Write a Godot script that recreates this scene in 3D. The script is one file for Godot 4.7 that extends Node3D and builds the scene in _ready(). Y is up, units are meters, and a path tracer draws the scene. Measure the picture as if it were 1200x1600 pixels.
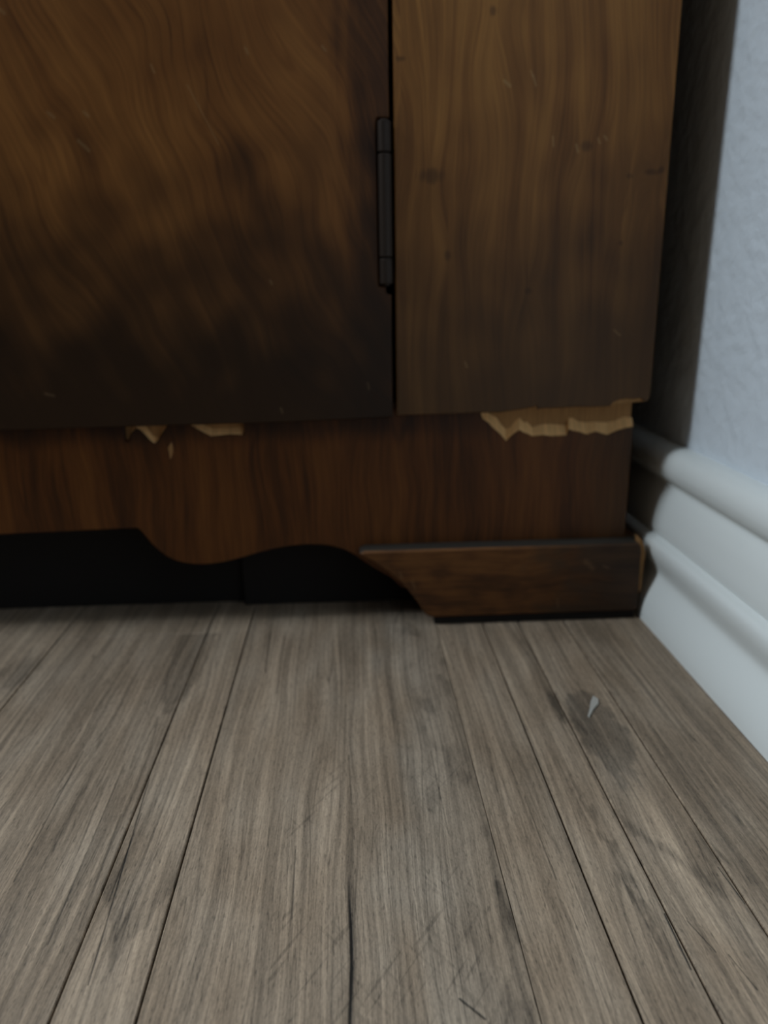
extends Node3D
# A corner of a room: the foot of an old walnut-veneered cabinet between plank floor and moulded white baseboard.
# Metres, y up. x = 0 is the door's hinge edge, z = 0 the front of the cabinet, the right wall stands at x = 0.153.

const WALL_X := 0.153
const ROOM_L := -1.75
const ROOM_B := -0.52
const ROOM_F := 2.6
const ROOM_H := 2.4
const FX0 := -0.26      # the stretch of floor that its colour map covers
const FZ0 := -0.06
const FW := 0.40
const FH := 0.45
const SEAMS := [-0.2375, -0.1790, -0.1018, -0.0800, 0.0208, 0.0458, 0.0652, 0.0900]

var noise := {}
var rng := RandomNumberGenerator.new()
var used := {}


func _ready() -> void:
	rng.seed = 20240
	# ---------------------------------------------------------------- camera, light, exposure
	var cam := Camera3D.new()
	cam.name = "camera"
	cam.transform = Transform3D(Basis(Vector3(0.9988, -0.0159, 0.0464), Vector3(0.0283, 0.9597, -0.2797), Vector3(-0.0400, 0.2807, 0.9590)).orthonormalized(), Vector3(-0.0222, 0.175, 0.3817))
	var at := CameraAttributesPhysical.new()
	at.frustum_focal_length = 18.0
	at.frustum_near = 0.02
	at.frustum_far = 50.0
	at.frustum_focus_distance = 0.235
	at.exposure_aperture = 6.5
	cam.fov = 67.38
	cam.near = 0.02
	cam.attributes = at
	add_child(cam)
	cam.current = true

	var env := Environment.new()
	env.background_mode = Environment.BG_COLOR
	env.background_color = Color(0.55, 0.65, 0.8)
	env.background_energy_multiplier = 0.6
	env.tonemap_mode = Environment.TONE_MAPPER_LINEAR
	env.tonemap_exposure = 1.0
	env.sdfgi_enabled = true
	env.ssao_enabled = true
	env.ssil_enabled = true
	var we := WorldEnvironment.new()
	we.name = "surroundings"
	we.environment = env
	add_child(we)

	var day := AreaLight3D.new()          # daylight of the one window, in the left wall
	day.name = "window_daylight"
	day.area_size = Vector2(0.82, 1.00)
	day.light_energy = 7.2
	day.light_color = Color(0.92, 0.965, 1.0)
	day.shadow_enabled = true
	day.set("area_range", 8.0)
	day.position = Vector3(ROOM_L + 0.03, 1.75, -0.04)
	day.rotation = Vector3(0, -PI / 2, 0)
	add_child(day)

	make_noises()
	room()
	floor_planks()
	baseboard()
	cabinet()
	paint_flake()


# ==================================================================== noise and textures
func nz(called: String, s: int, octaves := 3, kind := FastNoiseLite.TYPE_SIMPLEX_SMOOTH) -> FastNoiseLite:
	var n := FastNoiseLite.new()
	n.seed = s
	n.noise_type = kind
	n.frequency = 1.0
	n.fractal_type = FastNoiseLite.FRACTAL_FBM if octaves > 1 else FastNoiseLite.FRACTAL_NONE
	n.fractal_octaves = octaves
	noise[called] = n
	return n


func make_noises() -> void:
	nz("broad", 11, 2)
	nz("streak", 23, 3)
	nz("fine", 37, 2)
	nz("warp", 41, 2)
	nz("spot", 59, 3)
	nz("one", 67, 1)


func picture(w: int, h: int, shade: Callable) -> ImageTexture:
	# shade(x, y) gives an sRGB colour as Vector3 for x, y in 0..1 (y downwards); rows are shared out between threads
	var rows := []
	rows.resize(h)
	var one_row := func(j: int) -> void:
		var row := PackedByteArray()
		row.resize(w * 3)
		var v := (j + 0.5) / h
		for i in w:
			var c: Vector3 = shade.call((i + 0.5) / w, v)
			row[i * 3] = clampi(int(c.x * 255.0), 0, 255)
			row[i * 3 + 1] = clampi(int(c.y * 255.0), 0, 255)
			row[i * 3 + 2] = clampi(int(c.z * 255.0), 0, 255)
		rows[j] = row
	var task := WorkerThreadPool.add_group_task(one_row, h, -1, true)
	WorkerThreadPool.wait_for_group_task_completion(task)
	var all := PackedByteArray()
	for r in rows:
		all.append_array(r)
	return ImageTexture.create_from_image(Image.create_from_data(w, h, false, Image.FORMAT_RGB8, all))


func sst(a: float, b: float, x: float) -> float:
	return smoothstep(a, b, x)


func stroke(px: float, py: float, ax: float, ay: float, bx: float, by: float, r: float) -> float:
	# 1 on the line from a to b, 0 beyond r from it
	var dx := bx - ax
	var dy := by - ay
	var t := clampf(((px - ax) * dx + (py - ay) * dy) / maxf(dx * dx + dy * dy, 1e-9), 0.0, 1.0)
	var q := Vector2(px - ax - dx * t, py - ay - dy * t).length() / r
	return clampf(1.0 - q, 0.0, 1.0)


func mat(tex: Texture2D, tint: Color, rough: float, relief := 0.0, spec := 0.5) -> StandardMaterial3D:
	var m := StandardMaterial3D.new()
	m.albedo_color = tint
	m.roughness = rough
	m.metallic_specular = spec
	if tex:
		m.albedo_texture = tex
		if relief > 0.0:
			m.heightmap_enabled = true
			m.heightmap_texture = tex
			m.heightmap_scale = relief
	return m


# ==================================================================== mesh building
class Shape:
	var v := PackedVector3Array()
	var n := PackedVector3Array()
	var t := PackedVector2Array()
	var u0 := Vector2.ZERO     # where the colour map begins (metres) and its size
	var us := Vector2.ONE
	var turned := false        # map turned by a quarter: grain runs along x

	func uv(p: Vector3, nn: Vector3) -> Vector2:
		var a := nn.abs()
		var q := Vector2(p.x, p.y)
		if a.y > a.x and a.y > a.z:
			q = Vector2(p.x, p.z)
		elif a.x > a.z:
			q = Vector2(p.z, p.y)
		if turned:
			q = Vector2(q.y, q.x)
		return Vector2((q.x - u0.x) / us.x, 1.0 - (q.y - u0.y) / us.y)

	func tri(a: Vector3, b: Vector3, c: Vector3, na: Vector3, nb: Vector3, nc: Vector3) -> void:
		var face := (b - a).cross(c - a)
		if face.length_squared() < 1e-20:
			return
		var m := na + nb + nc
		if face.dot(m) > 0.0:      # front faces run clockwise
			var q := b
			b = c
			c = q
			q = nb
			nb = nc
			nc = q
		for k in [[a, na], [b, nb], [c, nc]]:
			v.append(k[0])
			n.append(k[1])
			t.append(uv(k[0], m))

	func quad(a: Vector3, b: Vector3, c: Vector3, d: Vector3, na: Vector3, nb: Vector3, nc: Vector3, nd: Vector3) -> void:
		tri(a, b, c, na, nb, nc)
		tri(a, c, d, na, nc, nd)

	func flat(a: Vector3, b: Vector3, c: Vector3, d: Vector3, out: Vector3) -> void:
		var f := (b - a).cross(c - a).normalized()
		if f.dot(out) < 0.0:
			f = -f
		quad(a, b, c, d, f, f, f, f)

	func box(lo: Vector3, hi: Vector3, ch: float) -> void:
		# a box with chamfered edges
		var e := Vector3(ch, ch, ch)
		var il := lo + e
		var ih := hi - e
		for ax in 3:
			var b := (ax + 1) % 3
			var c := (ax + 2) % 3
			for s in [0, 1]:
				var out := Vector3.ZERO
				out[ax] = 1.0 if s else -1.0
				var p := []
				for k in [[0, 0], [1, 0], [1, 1], [0, 1]]:
					var q := Vector3.ZERO
					q[ax] = hi[ax] if s else lo[ax]
					q[b] = ih[b] if k[0] else il[b]
					q[c] = ih[c] if k[1] else il[c]
					p.append(q)
				flat(p[0], p[1], p[2], p[3], out)
			if ch <= 0.0:
				continue
			for sb in [0, 1]:
				for sc in [0, 1]:
					var p := []
					for k in [[0, 0], [1, 0], [1, 1], [0, 1]]:
						var q := Vector3.ZERO
						q[ax] = ih[ax] if k[0] else il[ax]
						var onb: bool = k[1] == 0
						q[b] = (hi[b] if sb else lo[b]) if onb else (ih[b] if sb else il[b])
						q[c] = (ih[c] if sc else il[c]) if onb else (hi[c] if sc else lo[c])
						p.append(q)
					var out := Vector3.ZERO
					out[b] = 1.0 if sb else -1.0
					out[c] = 1.0 if sc else -1.0
					flat(p[0], p[1], p[2], p[3], out)
		if ch > 0.0:
			for sx in [0, 1]:
				for sy in [0, 1]:
					for sz in [0, 1]:
						var o := Vector3(hi.x if sx else lo.x, hi.y if sy else lo.y, hi.z if sz else lo.z)
						var i := Vector3(ih.x if sx else il.x, ih.y if sy else il.y, ih.z if sz else il.z)
						var nn := (o - i).normalized()
						tri(Vector3(o.x, i.y, i.z), Vector3(i.x, o.y, i.z), Vector3(i.x, i.y, o.z), nn, nn, nn)

	func edge_normals(p: PackedVector2Array, closed: bool, crease: float) -> Array:
		# for each edge its start and end normal; shared where two edges meet gently
		var c := p.size()
		var en := []
		var last := c if closed else c - 1
		for i in last:
			var d := (p[(i + 1) % c] - p[i]).normalized()
			en.append(Vector2(d.y, -d.x))
		var out := []
		for i in last:
			var a: Vector2 = en[i]
			var sn := a
			var fn := a
			if closed or i > 0:
				var w: Vector2 = en[(i - 1 + last) % last]
				if w.dot(a) > crease:
					sn = (w + a).normalized()
			if closed or i < last - 1:
				var w2: Vector2 = en[(i + 1) % last]
				if w2.dot(a) > crease:
					fn = (w2 + a).normalized()
			out.append([sn, fn])
		return out

	func prism(poly: PackedVector2Array, z0: float, z1: float, ch: float, crease := 0.75) -> void:
		# an outline in x, y made thick from z0 (back) to z1 (front), its front edge chamfered
		if Geometry2D.is_polygon_clockwise(poly):
			poly.reverse()
		var c := poly.size()
		var inner := PackedVector2Array()
		for i in c:
			var a := (poly[i] - poly[(i - 1 + c) % c]).normalized()
			var b := (poly[(i + 1) % c] - poly[i]).normalized()
			var na := Vector2(-a.y, a.x)
			var nb := Vector2(-b.y, b.x)
			var m := na + nb
			m = m / maxf(m.length_squared() * 0.5, 0.35)
			inner.append(poly[i] + m * ch)
		var idx := Geometry2D.triangulate_polygon(inner)
		if idx.is_empty():
			inner = poly
			idx = Geometry2D.triangulate_polygon(inner)
		var f := Vector3(0, 0, 1)
		for k in range(0, idx.size(), 3):
			var q := []
			for j in 3:
				q.append(Vector3(inner[idx[k + j]].x, inner[idx[k + j]].y, z1))
			tri(q[0], q[1], q[2], f, f, f)
		var back := Geometry2D.triangulate_polygon(poly)
		for k in range(0, back.size(), 3):
			var q := []
			for j in 3:
				q.append(Vector3(poly[back[k + j]].x, poly[back[k + j]].y, z0))
			tri(q[0], q[1], q[2], -f, -f, -f)
		var en := edge_normals(poly, true, crease)
		for i in c:
			var j := (i + 1) % c
			var a := Vector3(poly[i].x, poly[i].y, z1 - ch)
			var b := Vector3(poly[j].x, poly[j].y, z1 - ch)
			var na := Vector3(en[i][0].x, en[i][0].y, 0)
			var nb := Vector3(en[i][1].x, en[i][1].y, 0)
			quad(a, b, Vector3(b.x, b.y, z0), Vector3(a.x, a.y, z0), na, nb, nb, na)
			if ch > 0.0:
				var ca := (na + f).normalized()
				var cb := (nb + f).normalized()
				quad(Vector3(inner[i].x, inner[i].y, z1), Vector3(inner[j].x, inner[j].y, z1), b, a, ca, cb, cb, ca)

	func mouldings(prof: PackedVector2Array, z0: float, z1: float, crease := 0.6) -> void:
		# a profile in x, y (open, outside to the right of travel) run along z, with capped ends
		var en := edge_normals(prof, false, crease)
		for i in prof.size() - 1:
			var a := prof[i]
			var b := prof[i + 1]
			var na := Vector3(en[i][0].x, en[i][0].y, 0)
			var nb := Vector3(en[i][1].x, en[i][1].y, 0)
			quad(Vector3(a.x, a.y, z0), Vector3(b.x, b.y, z0), Vector3(b.x, b.y, z1), Vector3(a.x, a.y, z1), na, nb, nb, na)
		var idx := Geometry2D.triangulate_polygon(prof)
		for s in [0, 1]:
			var f := Vector3(0, 0, 1 if s else -1)
			for k in range(0, idx.size(), 3):
				var q := []
				for j in 3:
					q.append(Vector3(prof[idx[k + j]].x, prof[idx[k + j]].y, z1 if s else z0))
				tri(q[0], q[1], q[2], f, f, f)

	func lathe(prof: Array, centre: Vector3, sides := 28) -> void:
		# (radius, height) pairs turned about an upright axis
		for i in prof.size() - 1:
			var a: Vector2 = prof[i]
			var b: Vector2 = prof[i + 1]
			var d := b - a
			var nn := Vector2(d.y, -d.x).normalized()
			for k in sides:
				var t0 := TAU * k / sides
				var t1 := TAU * (k + 1) / sides
				var c0 := Vector3(cos(t0), 0, sin(t0))
				var c1 := Vector3(cos(t1), 0, sin(t1))
				var n0 := c0 * nn.x + Vector3.UP * nn.y
				var n1 := c1 * nn.x + Vector3.UP * nn.y
				quad(centre + c0 * a.x + Vector3.UP * a.y, centre + c1 * a.x + Vector3.UP * a.y, centre + c1 * b.x + Vector3.UP * b.y, centre + c0 * b.x + Vector3.UP * b.y, n0, n1, n1, n0)

	func mesh() -> ArrayMesh:
		var arr := []
		arr.resize(Mesh.ARRAY_MAX)
		arr[Mesh.ARRAY_VERTEX] = v
		arr[Mesh.ARRAY_NORMAL] = n
		arr[Mesh.ARRAY_TEX_UV] = t
		var m := ArrayMesh.new()
		m.add_surface_from_arrays(Mesh.PRIMITIVE_TRIANGLES, arr)
		return m


func shape(u0 := Vector2.ZERO, us := Vector2.ONE, turned := false) -> Shape:
	var s := Shape.new()
	s.u0 = u0
	s.us = us
	s.turned = turned
	return s


func put(called: String, s: Shape, m: Material, parent: Node3D = self, label := "") -> MeshInstance3D:
	var o := MeshInstance3D.new()
	o.name = called if parent != self else numbered(called)
	o.mesh = s.mesh()
	o.material_override = m
	o.cast_shadow = GeometryInstance3D.SHADOW_CASTING_SETTING_ON
	parent.add_child(o, true)
	if label:
		o.set_meta("label", label)
	return o


func numbered(called: String) -> String:
	var k: int = used.get(called, 0)
	used[called] = k + 1
	return called if k == 0 else "%s_%03d" % [called, k]


func structure(o: Node3D, label: String, category: String) -> void:
	o.set_meta("kind", "structure")
	o.set_meta("label", label)
	o.set_meta("category", category)


func poly(mm: Array) -> PackedVector2Array:
	var p := PackedVector2Array()
	for k in range(0, mm.size(), 2):
		p.append(Vector2(mm[k], mm[k + 1]) * 0.001)
	return p


# ==================================================================== the room
func plaster(tint: Color, depth: float) -> StandardMaterial3D:
	var m := mat(null, tint, 0.75, 0.0, 0.35)
	var f := FastNoiseLite.new()
	f.seed = 5
	f.frequency = 0.016
	f.fractal_octaves = 4
	f.fractal_gain = 0.45
	var t := NoiseTexture2D.new()
	t.width = 768
	t.height = 768
	t.seamless = true
	t.noise = f
	t.as_normal_map = true
	t.bump_strength = depth
	m.normal_enabled = true
	m.normal_texture = t
	m.normal_scale = 1.0
	m.uv1_triplanar = true
	m.uv1_world_triplanar = true
	m.uv1_scale = Vector3(6.5, 6.5, 6.5)
	return m


func slab(called: String, lo: Vector3, hi: Vector3, m: Material, label: String, category: String) -> MeshInstance3D:
	var s := shape()
	s.box(lo, hi, 0.0)
	var o := put(called, s, m)
	structure(o, label, category)
	return o


func room() -> void:
	var blue := plaster(Color(0.825, 0.86, 0.89), 4.0)
	var dim := plaster(Color(0.33, 0.27, 0.22), 3.0)
	var leaning := shape()               # the right wall is a little out of plumb
	leaning.prism(PackedVector2Array([Vector2(WALL_X - 0.0022, -0.05), Vector2(WALL_X + 0.0366, ROOM_H + 0.05), Vector2(WALL_X + 0.15, ROOM_H + 0.05), Vector2(WALL_X + 0.15, -0.05)]), ROOM_B - 0.1, ROOM_F + 0.1, 0.0)
	structure(put("wall_right", leaning, blue), "pale blue painted wall with lightly textured plaster above the white baseboard", "wall")
	slab("wall_back", Vector3(ROOM_L - 0.1, -0.05, ROOM_B - 0.1), Vector3(WALL_X + 0.04, ROOM_H, ROOM_B), dim, "plain wall behind the cabinet, in deep shade", "wall")
	slab("wall_front", Vector3(ROOM_L - 0.1, -0.05, ROOM_F), Vector3(WALL_X + 0.04, ROOM_H, ROOM_F + 0.1), dim, "plain wall across the room facing the cabinet front", "wall")
	slab("ceiling", Vector3(ROOM_L - 0.1, ROOM_H, ROOM_B - 0.1), Vector3(WALL_X + 0.16, ROOM_H + 0.1, ROOM_F + 0.1), plaster(Color(0.40, 0.37, 0.33), 3.0), "plain painted ceiling high above the cabinet", "ceiling")
	# the left wall is built round its window
	var wz0 := -0.47
	var wz1 := 0.43
	var wy0 := 1.21
	var wy1 := 2.29
	var s := shape()
	for b in [[ROOM_B, wz0, 0.0, ROOM_H], [wz1, ROOM_F, 0.0, ROOM_H], [wz0, wz1, 0.0, wy0], [wz0, wz1, wy1, ROOM_H]]:
		s.box(Vector3(ROOM_L - 0.1, b[2] - (0.05 if b[2] == 0.0 else 0.0), b[0]), Vector3(ROOM_L, b[3], b[1]), 0.0)
	structure(put("wall_left", s, dim), "plain wall with one window, across the floor from the white baseboard", "wall")
	var white := mat(null, Color(0.85, 0.85, 0.83), 0.5)
	var w := Node3D.new()
	w.name = "window_1"
	add_child(w)
	structure(w, "tall window with white frame and bright daylight behind", "window")
	s = shape()
	for b in [[wz0, wz0 + 0.03, wy0, wy1], [wz1 - 0.03, wz1, wy0, wy1], [wz0 + 0.03, wz1 - 0.03, wy0, wy0 + 0.03], [wz0 + 0.03, wz1 - 0.03, wy1 - 0.03, wy1]]:
		s.box(Vector3(ROOM_L - 0.08, b[2], b[0]), Vector3(ROOM_L + 0.012, b[3], b[1]), 0.002)
	put("window_frame", s, white, w)
	s = shape()
	s.box(Vector3(ROOM_L - 0.03, wy0 + 0.03, wz0 + 0.03), Vector3(ROOM_L - 0.02, wy1 - 0.03, wz1 - 0.03), 0.0)
	var glow := mat(null, Color(0.1, 0.1, 0.1), 0.4)
	glow.emission_enabled = true
	glow.emission = Color(0.9, 0.96, 1.0)
	glow.emission_energy_multiplier = 1.0
	put("window_pane", s, glow, w)


# ==================================================================== the floor
# fine splits in the planks: x, z of both ends in millimetres, half width, depth of tone
const CRACKS := [[64.4, 205.0, 63.9, 224.0, 0.28, 0.55], [69.8, 208.0, 73.0, 219.0, 0.2, 0.35], [76.0, 220.0, 78.2, 231.0, 0.22, 0.4], [88.2, 188.0, 89.2, 203.0, 0.22, 0.35], [-26.6, 120.0, -25.6, 150.0, 0.3, 0.2], [1.5, 229.0, 7.0, 235.0, 0.5, 0.4], [18.5, 190.0, 20.3, 212.0, 1.6, 0.16], [-101.2, 130.0, -95.4, 219.0, 0.35, 0.35], [-106.0, 150.0, -104.0, 200.0, 0.6, 0.15], [-44.0, 170.0, -43.4, 200.0, 0.35, 0.18], [36.0, 150.0, 36.8, 190.0, 0.3, 0.2], [5.5, 120.0, 6.5, 165.0, 0.35, 0.15], [-99.0, 150.0, -98.5, 190.0, 0.4, 0.22], [-113.0, 120.0, -111.0, 205.0, 0.4, 0.2], [-132.0, 110.0, -130.5, 180.0, 0.5, 0.22], [98.0, 110.0, 99.0, 150.0, 0.5, 0.15], [110.0, 60.0, 111.0, 120.0, 0.5, 0.15], [-60.0, 10.0, -59.0, 70.0, 0.5, 0.2], [-68.0, 4.6, -66.0, 50.0, 0.8, 0.2], [-12.0, 6.0, -12.0, 60.0, 0.6, 0.15]]


func floor_shade(u: float, v: float) -> Vector3:
	var x := (FX0 + u * FW) * 1000.0
	var z := (FZ0 + v * FH) * 1000.0
	var k := 0
	for q in SEAMS:
		if x > q * 1000.0:
			k += 1
	if k == 4 and x > -26.3 + sin(z * 0.05) * 0.4:
		k = 9
	var o := k * 57.0
	var w: float = noise.warp.get_noise_2d(x * 0.03 + o, z * 0.006) * 2.6
	var g := x + w
	var b: float = noise.broad.get_noise_2d(x * 0.045 + o, z * 0.016 + o)
	var s1: float = noise.streak.get_noise_2d(g * 0.17 + o, z * 0.0045 + k)
	var s2: float = noise.streak.get_noise_2d(g * 0.50 + o, z * 0.008)
	var f: float = noise.fine.get_noise_2d(g * 1.9, z * 0.13)
	var f2: float = noise.fine.get_noise_2d(x * 1.3 + 300.0, z * 0.55)
	var near := sst(60.0, 200.0, z)
	var tone: float = [0.0, 0.01, -0.02, 0.02, 0.015, -0.005, 0.0, 0.0, -0.035, 0.0][k]
	var l := 0.64 + tone + 0.07 * b + 0.10 * s1 + 0.12 * s2 + 0.07 * f + 0.05 * f2
	# dark growth lines
	var a: float = absf(noise.one.get_noise_2d(g * 0.115 + o, z * 0.0035 + 9.0))
	l -= 0.14 * (1.0 - sst(0.0, 0.07, a)) * sst(-0.25, 0.3, s2 + b)
	a = absf(noise.one.get_noise_2d(g * 0.26 + o + 70.0, z * 0.006))
	l -= 0.09 * (1.0 - sst(0.0, 0.08, a))
	# saw marks across the grain, in patches
	var patch: float = sst(0.0, 0.35, noise.broad.get_noise_2d(x * 0.018 + 4.0, z * 0.017 + 1.5) + 0.25 * near - 0.05) * sst(90.0, 150.0, z) if x > -48.0 and x < 20.8 else 0.0
	var saw: float = noise.one.get_noise_2d((x * 0.83 + z * 0.56) * 0.62, (z * 0.83 - x * 0.56) * 0.03)
	l -= 0.09 * patch * sst(0.45, 0.8, saw)
	saw = noise.one.get_noise_2d((x * 0.8 - z * 0.6) * 0.5 + 50.0, (z * 0.8 + x * 0.6) * 0.03)
	l -= 0.05 * patch * sst(0.5, 0.8, saw)
	# dark specks of open pores
	var pr: float = noise.spot.get_noise_2d(x * 0.95, z * 0.16)
	l -= 0.10 * sst(0.34, 0.55, pr)
	# darker figures with a shape of their own
	var e: float = noise.spot.get_noise_2d(x * 0.16, z * 0.07) * 0.35
	var cool := 0.25 + 0.5 * b
	if k == 7:
		var q := Vector2((x - 76.5) / 11.0, (z - 110.0) / 37.0).length() + e
		var m := 1.0 - sst(0.72, 1.05, q)
		l -= 0.13 * m
		cool += 0.35 * m
		var vv := absf(x - 77.8 - 0.18 * (z - 160.0)) * 2.4 + (z - 200.0) * 1.0
		m = (1.0 - sst(0.0, 9.0, absf(vv + 4.0 + e * 14.0))) * sst(146.0, 160.0, z)
		l -= 0.13 * m
		m = (1.0 - sst(0.6, 1.1, Vector2((x - 76.0) / 5.5, (z - 172.0) / 24.0).length()))
		l += 0.07 * m
	if k <= 2:
		l -= 0.13 * (1.0 - sst(0.4, 1.2, Vector2((x + 186.0) / 12.0, (z - 40.0) / 20.0).length() + e))
		l -= 0.10 * (1.0 - sst(0.0, 1.2, absf(x + 124.0 + e * 3.0))) * sst(90.0, 150.0, z)
	if k == 6:
		var q2 := Vector2((x - 63.5) / 2.6, (z - 90.0) / 16.0).length() + e
		l -= 0.22 * (1.0 - sst(0.5, 1.1, q2))
		l -= 0.12 * (1.0 - sst(0.0, 2.2, absf(x - 55.0 - (z - 140.0) * 0.07 + e * 8.0))) * sst(120.0, 150.0, z) * (1.0 - sst(215.0, 240.0, z))
	if k == 3 or k == 2:
		var q3 := Vector2((x + 105.0) / 9.5, (z - 18.0) / 66.0).length() + e * 0.3
		l -= (0.08 * (1.0 - sst(0.85, 1.05, q3)) + 0.06 * (1.0 - sst(0.0, 0.14, absf(q3 - 0.9)))) * sst(4.0, 4.8, z)
		var v2 := absf(x + 90.5) * 2.6 + (z - 214.0) + e * 16.0
		if k == 3:
			l -= 0.10 * sst(-34.0, -2.0, v2) * (1.0 - sst(-2.0, 0.6, v2))
	if k == 9 or k == 4:
		# one printed crack and the cool worn middle of the wide plank
		var c := absf(x + 26.4 + sin(z * 0.11) * 0.35)
		l -= 0.36 * (1.0 - sst(0.15, 0.6, c)) * sst(178.0, 205.0, z)
		l -= 0.12 * (1.0 - sst(0.4, 1.8, c)) * sst(120.0, 190.0, z)
		cool += 0.5 * (1.0 - sst(6.0, 22.0, absf(x - 4.0 + b * 10.0)))
		l -= 0.09 * sst(0.1, 0.5, noise.spot.get_noise_2d(x * 0.07 + 8.0, z * 0.028)) * sst(-8.0, 6.0, x)
	for q in CRACKS:
		if absf(x - q[0]) < 20.0:
			l -= q[5] * stroke(x, z, q[0], q[1], q[2], q[3], q[4])
	l = clampf(l, 0.12, 0.95)
	cool = clampf(cool, 0.0, 1.0)
	var warm := Vector3(1.0, 0.885, 0.765)
	var grey := Vector3(0.975, 0.895, 0.805)
	return warm.lerp(grey, cool) * l


func floor_planks() -> void:
	var tex := picture(2048, 1760, floor_shade)
	var m := mat(tex, Color(0.875, 0.865, 0.845), 0.52, 0.035, 0.42)
	var fl := Node3D.new()
	fl.name = "floor"
	add_child(fl)
	structure(fl, "grey-brown wood plank floor with worn grain and thin dark joints", "floor")
	var s := shape()
	s.box(Vector3(ROOM_L - 0.1, -0.05, ROOM_B - 0.1), Vector3(WALL_X, -0.0042, ROOM_F + 0.1), 0.0)
	put("subfloor", s, mat(null, Color(0.10, 0.09, 0.08), 0.9), fl)
	var edges: Array = SEAMS.duplicate()
	edges.append(WALL_X - 0.001)
	var x := -0.2375
	var n := 0
	while x > ROOM_L:
		x = maxf(ROOM_L, x - [0.062, 0.118, 0.044, 0.09][n % 4])
		n += 1
		edges.push_front(x)
	for k in edges.size() - 1:
		var cuts := [ROOM_B, ROOM_F]
		if edges[k] < -0.2376:
			cuts = [ROOM_B, 0.3 + fmod(k * 0.37, 1.2), ROOM_F]
		elif edges[k] > -0.18 and edges[k] < -0.0801:
			cuts = [ROOM_B, 0.0035, 1.2, ROOM_F]
		elif edges[k] < 0.05:
			cuts = [ROOM_B, 0.9 + fmod(k * 0.31, 1.0), ROOM_F]
		var gap := 0.00036
		var end_gap: float = 0.00012 if is_equal_approx(edges[k + 1], 0.0208) else gap
		var begin_gap: float = 0.00012 if is_equal_approx(edges[k], 0.0208) else gap
		for j in cuts.size() - 1:
			s = shape(Vector2(FX0, FZ0), Vector2(FW, -FH))
			s.u0 = Vector2(FX0, FZ0 + FH)
			# uv() counts v upwards, the floor map runs with z
			s.us = Vector2(FW, -FH)
			s.u0 = Vector2(FX0, FZ0 - 0.0)
			s.box(Vector3(edges[k] + begin_gap, -0.004, cuts[j] + gap * 0.6), Vector3(edges[k + 1] - end_gap, 0.0, cuts[j + 1] - gap * 0.6), 0.00025)
			put("plank", s, m, fl)


# ==================================================================== the baseboard
func baseboard() -> void:
	var p := poly([153, 0.0, 132.2, 0.0, 132.4, 4.0, 133.3, 9.0, 134.7, 13.5, 136.6, 17.8, 138.6, 21.8, 139.7, 24.6, 139.8, 26.8, 139.0, 29.4, 137.6, 32.6, 136.4, 35.8, 135.8, 39.0, 136.0, 41.8, 137.2, 43.8, 139.4, 44.9, 140.6, 45.4,
		140.4, 46.2, 139.9, 48.5, 140.1, 52.5, 141.0, 57.5, 142.3, 62.5, 144.2, 67.0, 145.9, 70.0, 146.5, 71.8, 146.0, 73.2, 144.2, 74.8, 142.3, 77.0, 141.4, 79.8, 141.2, 82.4, 141.8, 85.6, 143.4, 88.6, 146.0, 90.7, 149.4, 91.8, 153, 92.1])
	p.reverse()
	var fine := PackedVector2Array()      # rounded by a Catmull-Rom pass
	for i in p.size() - 1:
		var a := p[maxi(i - 1, 0)]
		var d := p[mini(i + 2, p.size() - 1)]
		for k in 3:
			fine.append(p[i].cubic_interpolate(p[i + 1], a, d, k / 3.0) if i > 0 and i < p.size() - 3 else p[i].lerp(p[i + 1], k / 3.0))
	fine.append(p[p.size() - 1])
	var s := shape()
	s.mouldings(fine, ROOM_B, ROOM_F, 0.5)
	var m := mat(null, Color(0.865, 0.885, 0.88), 0.42, 0.0, 0.5)
	structure(put("baseboard_right", s, m), "white moulded baseboard with rounded bead and grooves along the pale blue wall", "baseboard")


# ==================================================================== the cabinet
func walnut(g: float, l: float) -> Vector3:
	# l: 0 dark vein .. 1 light
	var dark := Vector3(0.17, 0.095, 0.048)
	var mid := Vector3(0.44, 0.285, 0.145)
	var light := Vector3(0.60, 0.42, 0.235)
	var c := dark.lerp(mid, clampf(l * 2.0, 0.0, 1.0)) if l < 0.5 else mid.lerp(light, clampf(l * 2.0 - 1.0, 0.0, 1.0))
	return c * (1.0 + 0.06 * g)


const DOOR_MARKS := [[-151.9, 251.5, -149.5, 249.5, 1.2], [-136.2, 251.6, -134.6, 250.0, 1.2], [-63.6, 276.4, -62.6, 274.4, 1.0], [-58.4, 178.9, -57.6, 177.4, 1.0], [-168.0, 292.5, -165.0, 290.0, 1.2], [-105.0, 270.0, -103.8, 267.0, 0.8], [-13.2, 130.0, -12.6, 127.0, 0.9], [-140.0, 240.0, -136.0, 236.0, 1.3], [-56.6, 118.4, -55.8, 116.0, 0.9], [-170.0, 128.0, -166.0, 127.0, 1.0], [-90.0, 262.0, -78.0, 238.0, 0.45], [-30.0, 277.0, -28.6, 275.2, 0.9]]


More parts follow.
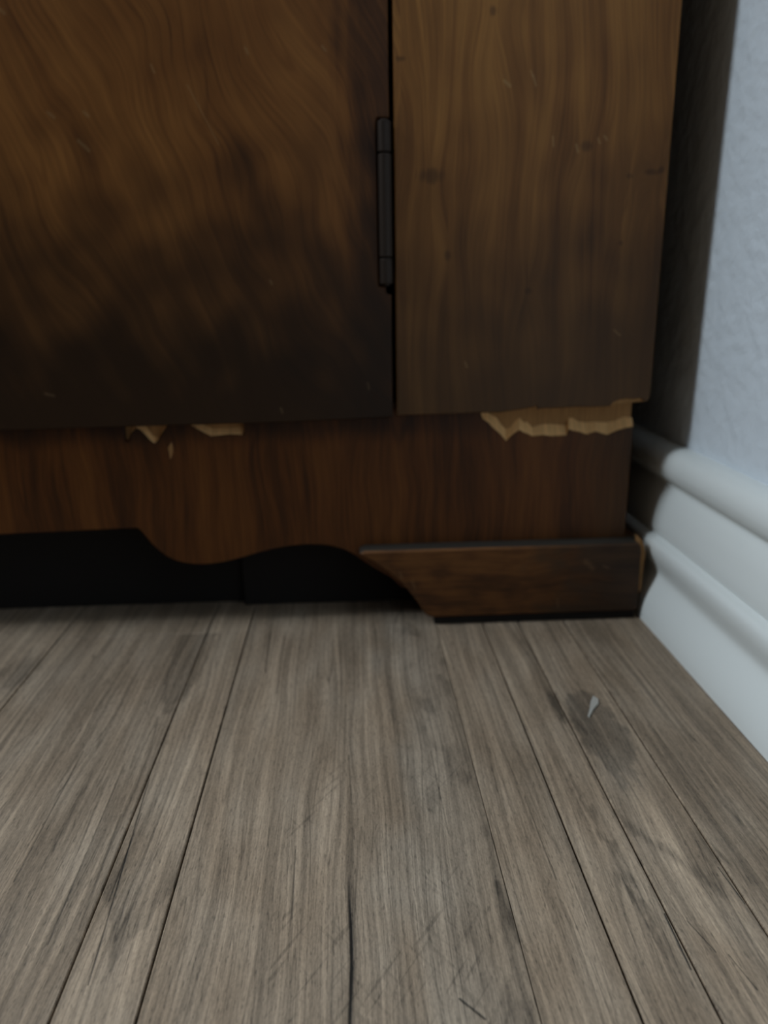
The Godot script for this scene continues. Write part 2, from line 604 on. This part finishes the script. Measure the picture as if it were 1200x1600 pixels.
func door_shade(u: float, v: float) -> Vector3:
	var x := -450.0 + u * 450.0
	var y := 110.0 + (1.0 - v) * 450.0
	# figure that sweeps down from upper left to lower right, curving as it goes
	var wx: float = noise.warp.get_noise_2d(x * 0.010, y * 0.006) * 16.0 + noise.one.get_noise_2d(x * 0.04 + 40.0, y * 0.03) * 1.6
	var yy := y - 110.0
	var lean := 0.50 * yy - 0.00042 * yy * yy
	var g := x + lean + wx - 0.0007 * (x + 60.0) * (x + 60.0)
	var along := y * 0.9 - x * 0.45
	var s0: float = noise.broad.get_noise_2d(g * 0.024 + 3.0, along * 0.0040)
	var s1: float = noise.streak.get_noise_2d(g * 0.085, along * 0.0050 + 2.0)
	var s2: float = noise.streak.get_noise_2d(g * 0.33 + 9.0, along * 0.013)
	var f: float = noise.fine.get_noise_2d(g * 1.3, along * 0.09)
	var cross: float = noise.broad.get_noise_2d(x * 0.022 + y * 0.012, y * 0.022 - x * 0.014)
	var l := 0.585 + 0.13 * s0 + 0.12 * s1 + 0.08 * s2 + 0.04 * f + 0.13 * cross
	# the dark feathered band that runs down through the middle
	var band := absf(g - (-10.0 + 20.0 * noise.one.get_noise_2d(along * 0.012, 5.0)))
	l -= 0.17 * (1.0 - sst(4.0, 34.0, band)) * (0.55 + 0.9 * absf(s2))
	var a: float = absf(noise.one.get_noise_2d(g * 0.040 + 21.0, along * 0.0045))
	l -= 0.13 * (1.0 - sst(0.0, 0.08, a)) * sst(-0.1, 0.35, s2 + cross)
	a = absf(noise.one.get_noise_2d(g * 0.085 + 61.0, along * 0.006))
	l -= 0.035 * (1.0 - sst(0.0, 0.12, a))
	# darker along the hinge edge; shade and some grime painted in towards the bottom
	var ed: float = noise.streak.get_noise_2d(x * 0.16, y * 0.008 + 70.0)
	l -= 0.36 * sst(-34.0, -8.0, x + ed * 7.0)
	var shade_and_grime := 1.0 - sst(96.0, 262.0, y + cross * 24.0 + s1 * 14.0)
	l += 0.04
	var c := walnut(s2, clampf(l, 0.02, 0.95)).lerp(Vector3(0.135, 0.088, 0.052), clampf(1.0 * shade_and_grime, 0.0, 0.86))
	for m in DOOR_MARKS:
		if absf(x - m[0]) < 18.0 and absf(y - m[1]) < 30.0:
			c = c.lerp(Vector3(0.62, 0.56, 0.48), 0.36 * stroke(x, y, m[0], m[1], m[2], m[3], m[4]))
	return c


const PILLAR_MARKS := [[64.0, 265.0, 65.3, 261.0, 0.8], [62.8, 267.0, 63.6, 265.0, 0.6], [51.0, 263.0, 53.5, 261.0, 1.2], [85.0, 236.5, 86.0, 233.5, 1.0], [98.0, 240.0, 99.0, 238.6, 1.0], [95.0, 239.0, 96.0, 237.0, 0.8], [108.5, 153.0, 111.5, 150.5, 0.7], [35.0, 139.0, 36.0, 136.5, 0.7], [74.0, 240.0, 74.5, 236.0, 0.7]]
const PILLAR_KNOTS := [[45.3, 290.5, 1.6, 2.2], [121.5, 224.6, 3.4, 1.2], [126.0, 225.6, 1.4, 1.4], [111.0, 223.0, 1.5, 1.3], [65.0, 172.3, 2.4, 1.3], [108.8, 193.4, 1.2, 1.2], [26.0, 189.0, 1.6, 2.0], [4.5, 272.0, 2.2, 1.2], [18.0, 224.0, 6.0, 3.0], [90.0, 236.0, 3.0, 2.2]]


func pillar_shade(u: float, v: float) -> Vector3:
	var x := u * 132.0
	var y := 100.0 + (1.0 - v) * 460.0
	var wx: float = noise.warp.get_noise_2d(x * 0.02 + 90.0, y * 0.006) * 7.0
	var g := x + wx
	for q in PILLAR_KNOTS:
		var d := Vector2((x - q[0]) / 9.0, (y - q[1]) / 16.0).length_squared()
		if d < 9.0:
			g += 3.2 * signf(x - q[0]) * exp(-d)
	var s0: float = noise.broad.get_noise_2d(g * 0.042 + 17.0, y * 0.0022)
	var s1: float = noise.streak.get_noise_2d(g * 0.15 + 7.0, y * 0.0042)
	var s2: float = noise.streak.get_noise_2d(g * 0.6 + 31.0, y * 0.014)
	var f: float = noise.fine.get_noise_2d(g * 1.7, y * 0.08)
	var cloud: float = noise.broad.get_noise_2d(x * 0.03 + 8.0, y * 0.02)
	var l := 0.80 + 0.24 * s0 + 0.20 * s1 + 0.09 * s2 + 0.05 * f + 0.14 * cloud
	var a: float = absf(noise.one.get_noise_2d(g * 0.07 + 41.0, y * 0.003))
	l -= 0.11 * (1.0 - sst(0.0, 0.12, a)) * sst(-0.3, 0.3, s2 + cloud)
	# a dark streak that runs down right of the middle
	l -= 0.15 * (1.0 - sst(2.0, 9.0, absf(g - 92.0 + s1 * 3.0)))
	var shade_and_grime := 1.0 - sst(100.0, 290.0, y + cloud * 18.0 + s1 * 6.0 - 0.28 * x)  # shade low on the stile painted into its colour, mixed with grime
	l -= 0.22 * shade_and_grime
	var c := walnut(s2, clampf(l, 0.05, 0.95)).lerp(Vector3(0.20, 0.145, 0.10), clampf(0.56 * shade_and_grime * shade_and_grime + 0.06 * shade_and_grime, 0.0, 0.62))
	for q in PILLAR_KNOTS:
		var r := Vector2((x - q[0]) / q[2], (y - q[1]) / q[3]).length() + s2 * 0.6
		c = c.lerp(Vector3(0.20, 0.125, 0.07), 0.4 * (1.0 - sst(0.4, 1.4, r)))
	for m in PILLAR_MARKS:
		if absf(x - m[0]) < 8.0 and absf(y - m[1]) < 8.0:
			c = c.lerp(Vector3(0.72, 0.64, 0.55), 0.38 * stroke(x, y, m[0], m[1], m[2], m[3], m[4]))
	return c


func plinth_shade(u: float, v: float) -> Vector3:
	var x := -210.0 + u * 340.0
	var y := 20.0 + (1.0 - v) * 110.0
	var g: float = x + noise.warp.get_noise_2d(x * 0.02 + 20.0, y * 0.012 + 30.0) * 4.0
	var s0: float = noise.broad.get_noise_2d(g * 0.025 + 71.0, y * 0.004)
	var s1: float = noise.streak.get_noise_2d(g * 0.10 + 57.0, y * 0.006)
	var s2: float = noise.streak.get_noise_2d(g * 0.5 + 3.0, y * 0.02)
	var f: float = noise.fine.get_noise_2d(g * 1.6 + 11.0, y * 0.08)
	var l := 0.46 + 0.22 * s0 + 0.26 * s1 + 0.12 * s2 + 0.05 * f
	var a: float = absf(noise.one.get_noise_2d(g * 0.06 + 4.0, y * 0.003))
	l -= 0.14 * (1.0 - sst(0.0, 0.07, a))
	l -= 0.34 * sst(97.0, 109.0, y + s1 * 5.0) * (1.0 - 0.6 * sst(-20.0, 40.0, x))  # dark top band: overhang shade painted in, along with a dirt line
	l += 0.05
	# dull grime towards the right end
	var shade_and_grime: float = sst(90.0, 128.0, x + s1 * 14.0)
	l -= 0.12 * shade_and_grime
	var c := walnut(s2, clampf(l, 0.05, 0.9))
	c = Vector3(c.x * 1.0, c.y * 0.93, c.z * 0.85)
	return c.lerp(Vector3(0.30, 0.25, 0.20), 0.4 * shade_and_grime)


func foot_shade(u: float, v: float) -> Vector3:
	var x := -30.0 + u * 170.0
	var y := (1.0 - v) * 55.0 - 10.0
	var g: float = y + noise.warp.get_noise_2d(x * 0.015, y * 0.04) * 3.0
	var s1: float = noise.streak.get_noise_2d(g * 0.20, x * 0.012)
	var s2: float = noise.streak.get_noise_2d(g * 0.8, x * 0.04)
	var cloud: float = noise.spot.get_noise_2d(x * 0.035 + 60.0, y * 0.06)
	var l := 0.40 + 0.14 * s1 + 0.12 * s2 + 0.22 * cloud
	l += 0.14 * sst(26.0, 38.0, y + cloud * 8.0) * (1.0 - sst(70.0, 118.0, x))
	var shade_and_grime: float = sst(70.0, 110.0, x + cloud * 40.0)
	l -= 0.14 * shade_and_grime
	var c := walnut(s2, clampf(l, 0.04, 0.9)).lerp(Vector3(0.23, 0.19, 0.16), 0.55 * shade_and_grime)
	if y < 3.2 + s2 * 0.4:      # the flat ledge on top is dull with dust
		c = Vector3(0.235, 0.225, 0.215) * (1.0 + 0.25 * s1)
	for m in [[1.5, 31.0, 2.5, 28.0, 1.2], [8.0, 26.0, 9.2, 22.0, 1.3], [100.0, 34.0, 104.0, 30.0, 2.4], [110.0, 31.0, 112.5, 30.0, 1.2], [86.0, 13.0, 86.4, 8.0, 0.8]]:
		c = c.lerp(Vector3(0.55, 0.44, 0.33), 0.45 * stroke(x, y, m[0], m[1], m[2], m[3], m[4]))
	return c


func bare_shade(u: float, v: float) -> Vector3:
	var x := u * 120.0
	var y := v * 60.0
	var s1: float = noise.streak.get_noise_2d(x * 0.35, y * 0.02)
	var f: float = noise.fine.get_noise_2d(x * 1.5, y * 0.06)
	var l := 0.92 + 0.10 * s1 + 0.08 * f
	return Vector3(0.95, 0.76, 0.535) * l


func cabinet() -> void:
	var c := Node3D.new()
	c.name = "cabinet"
	add_child(c)
	c.set_meta("label", "old dark walnut veneered cabinet with chipped plinth and scalloped apron beside the white baseboard")
	c.set_meta("category", "cabinet")

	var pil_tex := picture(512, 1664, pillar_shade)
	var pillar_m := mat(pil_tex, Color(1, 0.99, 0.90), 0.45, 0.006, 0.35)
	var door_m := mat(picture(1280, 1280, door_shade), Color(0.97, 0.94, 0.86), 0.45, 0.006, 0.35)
	var plinth_m := mat(picture(1360, 440, plinth_shade), Color(0.77, 0.74, 0.65), 0.5, 0.006, 0.35)
	var foot_m := mat(picture(680, 220, foot_shade), Color(0.9, 0.88, 0.84), 0.55, 0.008, 0.35)
	var bare_m := mat(picture(480, 240, bare_shade), Color(1, 1, 1), 0.85, 0.02, 0.3)
	var tear_m: StandardMaterial3D = bare_m.duplicate()
	tear_m.albedo_color = Color(1, 1, 0.97)
	bare_m.albedo_color = Color(0.70, 0.66, 0.61)  # core tinted darker than the fresh tear: overhang shade put into its colour
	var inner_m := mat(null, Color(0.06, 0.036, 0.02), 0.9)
	var side_m := mat(pil_tex, Color(0.52, 0.48, 0.42), 0.6, 0.006, 0.3)
	var metal := mat(null, Color(0.19, 0.155, 0.13), 0.55, 0.0, 0.4)
	metal.metallic = 0.5
	var P0 := Vector2(0.0, 0.10)
	var PS := Vector2(0.132, 0.46)
	var L := -0.580          # left side, past the frame
	var s: Shape

	# carcase: side panels, back, floor and top
	s = shape(P0, PS)
	s.box(Vector3(0.1095, 0.1195, -0.43), Vector3(0.1288, 0.80, -0.0185), 0.0008)
	put("side_panel", s, side_m, c)
	s = shape(P0, PS)
	s.box(Vector3(L, 0.1195, -0.43), Vector3(L + 0.019, 0.80, -0.0185), 0.0008)
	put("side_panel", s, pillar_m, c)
	s = shape()
	s.box(Vector3(L + 0.019, 0.1195, -0.43), Vector3(0.1095, 0.80, -0.422), 0.0)
	put("back_panel", s, inner_m, c)
	s = shape()
	s.box(Vector3(L + 0.019, 0.118, -0.4219), Vector3(0.1095, 0.130, -0.0186), 0.0)
	put("bottom_board", s, inner_m, c)
	s = shape(P0, PS, true)
	s.box(Vector3(L - 0.012, 0.8005, -0.435), Vector3(0.135, 0.822, 0.014), 0.003)
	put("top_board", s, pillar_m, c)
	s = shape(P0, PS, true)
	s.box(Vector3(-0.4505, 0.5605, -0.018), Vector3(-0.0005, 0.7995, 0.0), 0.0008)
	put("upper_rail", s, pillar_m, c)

	# stiles: a pale core faced with veneer that is chipped along its lower edge
	for left in [false, true]:
		var dx := -0.4512 if left else 0.0
		s = shape(Vector2.ZERO, Vector2(0.12, 0.06))
		var core := poly([1.2, 114.6, 43, 114.8, 71, 116.0, 109, 116.2, 127.8, 117.6, 128.3, 799.5, 1.2, 799.5])
		if left:
			for i in core.size():
				core[i] = Vector2(-core[i].x, core[i].y) + Vector2(dx, 0)
		s.prism(core, -0.0184, -0.0011, 0.0)
		var st := put("stile_core", s, bare_m, c)
		s = shape(P0 + Vector2(dx, 0), PS)
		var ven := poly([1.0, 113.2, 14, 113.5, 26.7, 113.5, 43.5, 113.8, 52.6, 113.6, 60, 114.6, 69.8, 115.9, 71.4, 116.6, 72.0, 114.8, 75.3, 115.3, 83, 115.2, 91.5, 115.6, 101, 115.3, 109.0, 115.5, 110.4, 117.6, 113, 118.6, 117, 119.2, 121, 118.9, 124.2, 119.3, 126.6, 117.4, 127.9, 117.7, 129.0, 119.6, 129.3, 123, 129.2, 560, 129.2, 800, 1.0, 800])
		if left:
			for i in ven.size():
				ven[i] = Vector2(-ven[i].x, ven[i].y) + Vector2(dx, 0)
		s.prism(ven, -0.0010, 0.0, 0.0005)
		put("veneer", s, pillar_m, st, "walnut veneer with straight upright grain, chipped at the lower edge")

	# door: swirling figured veneer; its hinge edge is notched for the knuckles
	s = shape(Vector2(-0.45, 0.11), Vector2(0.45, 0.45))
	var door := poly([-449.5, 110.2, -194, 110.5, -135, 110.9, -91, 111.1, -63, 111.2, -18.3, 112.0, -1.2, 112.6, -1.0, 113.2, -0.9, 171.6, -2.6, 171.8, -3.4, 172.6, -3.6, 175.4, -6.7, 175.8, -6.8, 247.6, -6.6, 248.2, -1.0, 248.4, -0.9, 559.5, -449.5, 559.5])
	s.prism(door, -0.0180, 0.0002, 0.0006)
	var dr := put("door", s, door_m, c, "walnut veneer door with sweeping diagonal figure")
	s = shape()
	s.box(Vector3(-0.0066, 0.1765, -0.016), Vector3(-0.0004, 0.2465, -0.0028), 0.0003)
	var hinge := put("hinge", s, metal, c, "narrow dark metal butt hinge")
	var R := 0.0031
	for k in [[0.1764, 0.1881], [0.1886, 0.2332], [0.2338, 0.2470]]:
		s = shape()
		s.lathe([Vector2(0.0, k[0]), Vector2(R - 0.0005, k[0]), Vector2(R, k[0] + 0.0005), Vector2(R, k[1] - 0.0005), Vector2(R - 0.0005, k[1]), Vector2(0.0, k[1])], Vector3(-0.0034, 0, 0.0017))
		put("knuckle", s, metal, hinge)
	s = shape()
	s.lathe([Vector2(0.0, 0.1757), Vector2(0.0016, 0.1757), Vector2(0.0016, 0.2476), Vector2(0.0, 0.2476)], Vector3(-0.0034, 0, 0.0017), 16)
	put("pin", s, metal, hinge)

	# plinth: pale core, dark veneer torn away in places, the lower edge sawn to a scalloped apron
	var cut := [-209.5, 54.9, -134.9, 56.3, -133.0, 54.2, -130.9, 50.9, -128.6, 47.4, -125.3, 43.6, -121.8, 40.4, -117.8, 38.0, -113.5, 36.4, -108.9, 35.5, -103.5, 35.0, -98.2, 35.2, -92.5, 35.9, -87.2, 37.0, -80, 38.8, -72.7, 40.8, -64.5, 42.7, -56.3, 43.9, -48, 44.5, -40.0, 44.1, -35, 43.4, -30.9, 42.2, -27, 40.7, -23.8, 38.9, -19.5, 35.9, -15.7, 32.8, -9.2, 28.3, -2.0, 23.8, 3.0, 18.0, 124.0, 18.0]
	var mirrored := [-575.5, 18.0]
	for k in range(cut.size() - 4, 1, -2):
		mirrored.append_array([-451.2 - cut[k], cut[k + 1]])
	var low: Array = mirrored + cut
	var outline: Array = low + [124.0, 119.0, -575.5, 119.0]
	s = shape(Vector2.ZERO, Vector2(0.12, 0.06))
	s.prism(poly(outline), -0.0184, -0.0108, 0.0)
	var pl := put("plinth", s, bare_m, c, "pale bare wood where the veneer has torn away")
	var torn := [124.3, 103.6, 119.5, 102.8, 115.5, 101.6, 110.9, 99.6, 107.5, 100.6, 104.7, 101.6, 100.1, 100.1, 95.7, 101.6, 92.8, 102.2, 90.5, 103.0, 89.6, 99.9, 81.3, 99.6, 77.0, 100.3, 71.6, 99.8, 68.6, 101.4, 67.2, 101.8, 64.8, 103.3, 61.9, 101.4, 59.8, 99.6, 58.0, 97.6, 55.4, 100.8, 52.9, 103.2, 50.6, 105.2, 48.4, 107.6, 45.8, 109.4, 44.7, 111.6, 44.6, 119.0]
	var torn_left := [-76.5, 119.0, -76.5, 106.4, -77.3, 104.2, -84, 104.6, -93.1, 103.9, -96.8, 105.9, -100.8, 108.5, -104.1, 110.8, -104.2, 119.0, -114.2, 119.0, -114.6, 110.2, -116.6, 107.3, -118.7, 105.0, -119.9, 102.6, -121.7, 101.0, -123.5, 101.9, -126.3, 105.9, -128.2, 108.0, -130.4, 109.0, -133.0, 106.4, -135.0, 102.0, -136.9, 102.7, -136.4, 107.0, -136.0, 119.0]
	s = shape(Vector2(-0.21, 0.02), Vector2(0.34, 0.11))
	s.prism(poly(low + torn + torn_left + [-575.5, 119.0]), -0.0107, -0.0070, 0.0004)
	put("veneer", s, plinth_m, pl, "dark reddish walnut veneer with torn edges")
	# the splintered slope from the core out to the veneer's broken edge
	for k in [[torn.slice(0, 52), 5.2], [torn_left.slice(2, 16), 3.0], [torn_left.slice(20, 40), 2.6]]:
		s = shape(Vector2.ZERO, Vector2(0.12, 0.06))
		splinter(s, k[0], k[1])
		put("torn_edge", s, tear_m, pl, "splintered pale edge of the broken veneer")
	s = shape(Vector2.ZERO, Vector2(0.12, 0.06))
	s.prism(poly([-115.4, 98.2, -114.2, 100.4, -113.3, 101.4, -112.9, 99.0, -113.0, 96.2, -114.0, 93.6, -114.8, 92.6, -115.0, 95.6]), -0.0072, -0.0064, 0.0003)
	put("splinter", s, bare_m, pl)

	# bracket feet: a moulded block before the plinth, another returning along the side
	for left in [false, true]:
		s = shape(Vector2(-0.03, -0.01), Vector2(0.17, 0.055), false)
		var f := poly([-17.0, 43.3, -19.4, 42.0, -16.2, 39.6, -12.8, 37.4, -9.0, 34.6, -5.2, 31.6, -1.2, 28.2, 2.0, 25.2, 5.6, 20.8, 8.6, 16.8, 11.4, 12.6, 13.2, 9.4, 15.0, 6.6, 17.2, 5.2, 19.4, 4.7, 128.6, 4.7, 129.8, 5.4, 130.2, 7.0, 130.0, 38.0, 129.4, 41.0, 128.2, 42.8, 126.6, 43.3])
		if left:
			for i in f.size():
				f[i] = Vector2(-0.4512 - f[i].x, f[i].y)
		s.prism(f, -0.0069, 0.0040, 0.0010)
		put("foot", s, foot_m, c, "heavy bracket foot with curved end, dark and scuffed")
		s = shape(Vector2.ZERO, Vector2(0.12, 0.06))
		var a := 0.0200
		var b := 0.1290
		if left:
			a = -0.4512 - 0.1290
			b = -0.4512 - 0.0200
		s.box(Vector3(a, 0.0, -0.040), Vector3(b, 0.0046, 0.0022), 0.0004)
		put("foot_pad", s, inner_m, c)
		s = shape(Vector2(-0.16, -0.01), Vector2(0.17, 0.055))
		var x0 := 0.1243 if not left else -0.4512 - 0.1318
		s.box(Vector3(x0, 0.004, -0.16), Vector3(x0 + 0.0075, 0.0428, -0.0072), 0.001)
		var sf := put("side_foot", s, foot_m, c)
		if not left:
			s = shape(Vector2.ZERO, Vector2(0.12, 0.06))
			s.prism(poly([129.2, 45.5, 130.6, 44.0, 132.0, 41.0, 132.9, 37.0, 133.0, 33.5, 132.5, 31.0, 132.8, 27.0, 132.3, 23.0, 132.5, 18.0, 131.6, 13.0, 130.8, 16.0, 130.9, 22.0, 130.5, 30.0, 130.6, 36.0, 130.2, 39.0, 129.6, 42.0]), -0.006, 0.0012, 0.0002)
			put("raw_edge", s, bare_m, sf, "raw tan wood at the chipped corner")

	# boards under the cabinet, standing back from the apron
	s = shape()
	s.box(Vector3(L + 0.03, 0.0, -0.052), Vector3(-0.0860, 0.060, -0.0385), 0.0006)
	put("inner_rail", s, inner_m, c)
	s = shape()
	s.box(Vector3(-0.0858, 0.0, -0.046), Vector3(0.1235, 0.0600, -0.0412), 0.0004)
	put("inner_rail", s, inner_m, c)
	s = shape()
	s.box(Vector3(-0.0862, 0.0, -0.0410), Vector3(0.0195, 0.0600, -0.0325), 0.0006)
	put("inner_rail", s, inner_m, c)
	for left in [false, true]:
		var x0 := 0.1090 if not left else L + 0.0045
		s = shape(P0, PS)
		s.box(Vector3(x0, 0.018, -0.42), Vector3(x0 + 0.015, 0.1190, -0.0530), 0.0006)
		put("plinth_side", s, plinth_m, c)


func splinter(s: Shape, mm: Array, rise: float) -> void:
	# a ragged strip between the broken edge (front) and the core (back)
	var p := poly(mm)
	for i in p.size() - 1:
		var a := p[i]
		var b := p[i + 1]
		var ia := a + Vector2(0.0004, rise * 0.001 * (0.8 + 0.4 * fmod(i * 0.618, 1.0)))
		var ib := b + Vector2(0.0004, rise * 0.001 * (0.8 + 0.4 * fmod((i + 1) * 0.618, 1.0)))
		s.flat(Vector3(a.x, a.y, -0.0073), Vector3(b.x, b.y, -0.0073), Vector3(ib.x, ib.y, -0.0107), Vector3(ia.x, ia.y, -0.0107), Vector3(0, 0.3, 1))


# ==================================================================== loose bits
func paint_flake() -> void:
	var s := shape()
	var p := poly([81.3, 83.5, 82.7, 86.6, 81.6, 90.2, 78.3, 94.2, 74.4, 100.6, 74.0, 99.5, 76.3, 94.6, 78.6, 88.6])
	var o := Vector2(78.4, 91.5) * 0.001
	for i in p.size():
		p[i] = Vector2(p[i].x - o.x, -(p[i].y - o.y))
	s.prism(p, 0.0, 0.0007, 0.0002)
	var m := put("paint_flake", s, mat(null, Color(0.63, 0.62, 0.59), 0.7))
	m.position = Vector3(o.x, 0.0001, o.y)
	m.rotation = Vector3(-PI / 2, 0, 0)
	m.set_meta("label", "tiny white pointed paint flake lying on the dark patch of a floor plank")
	m.set_meta("category", "paint flake")
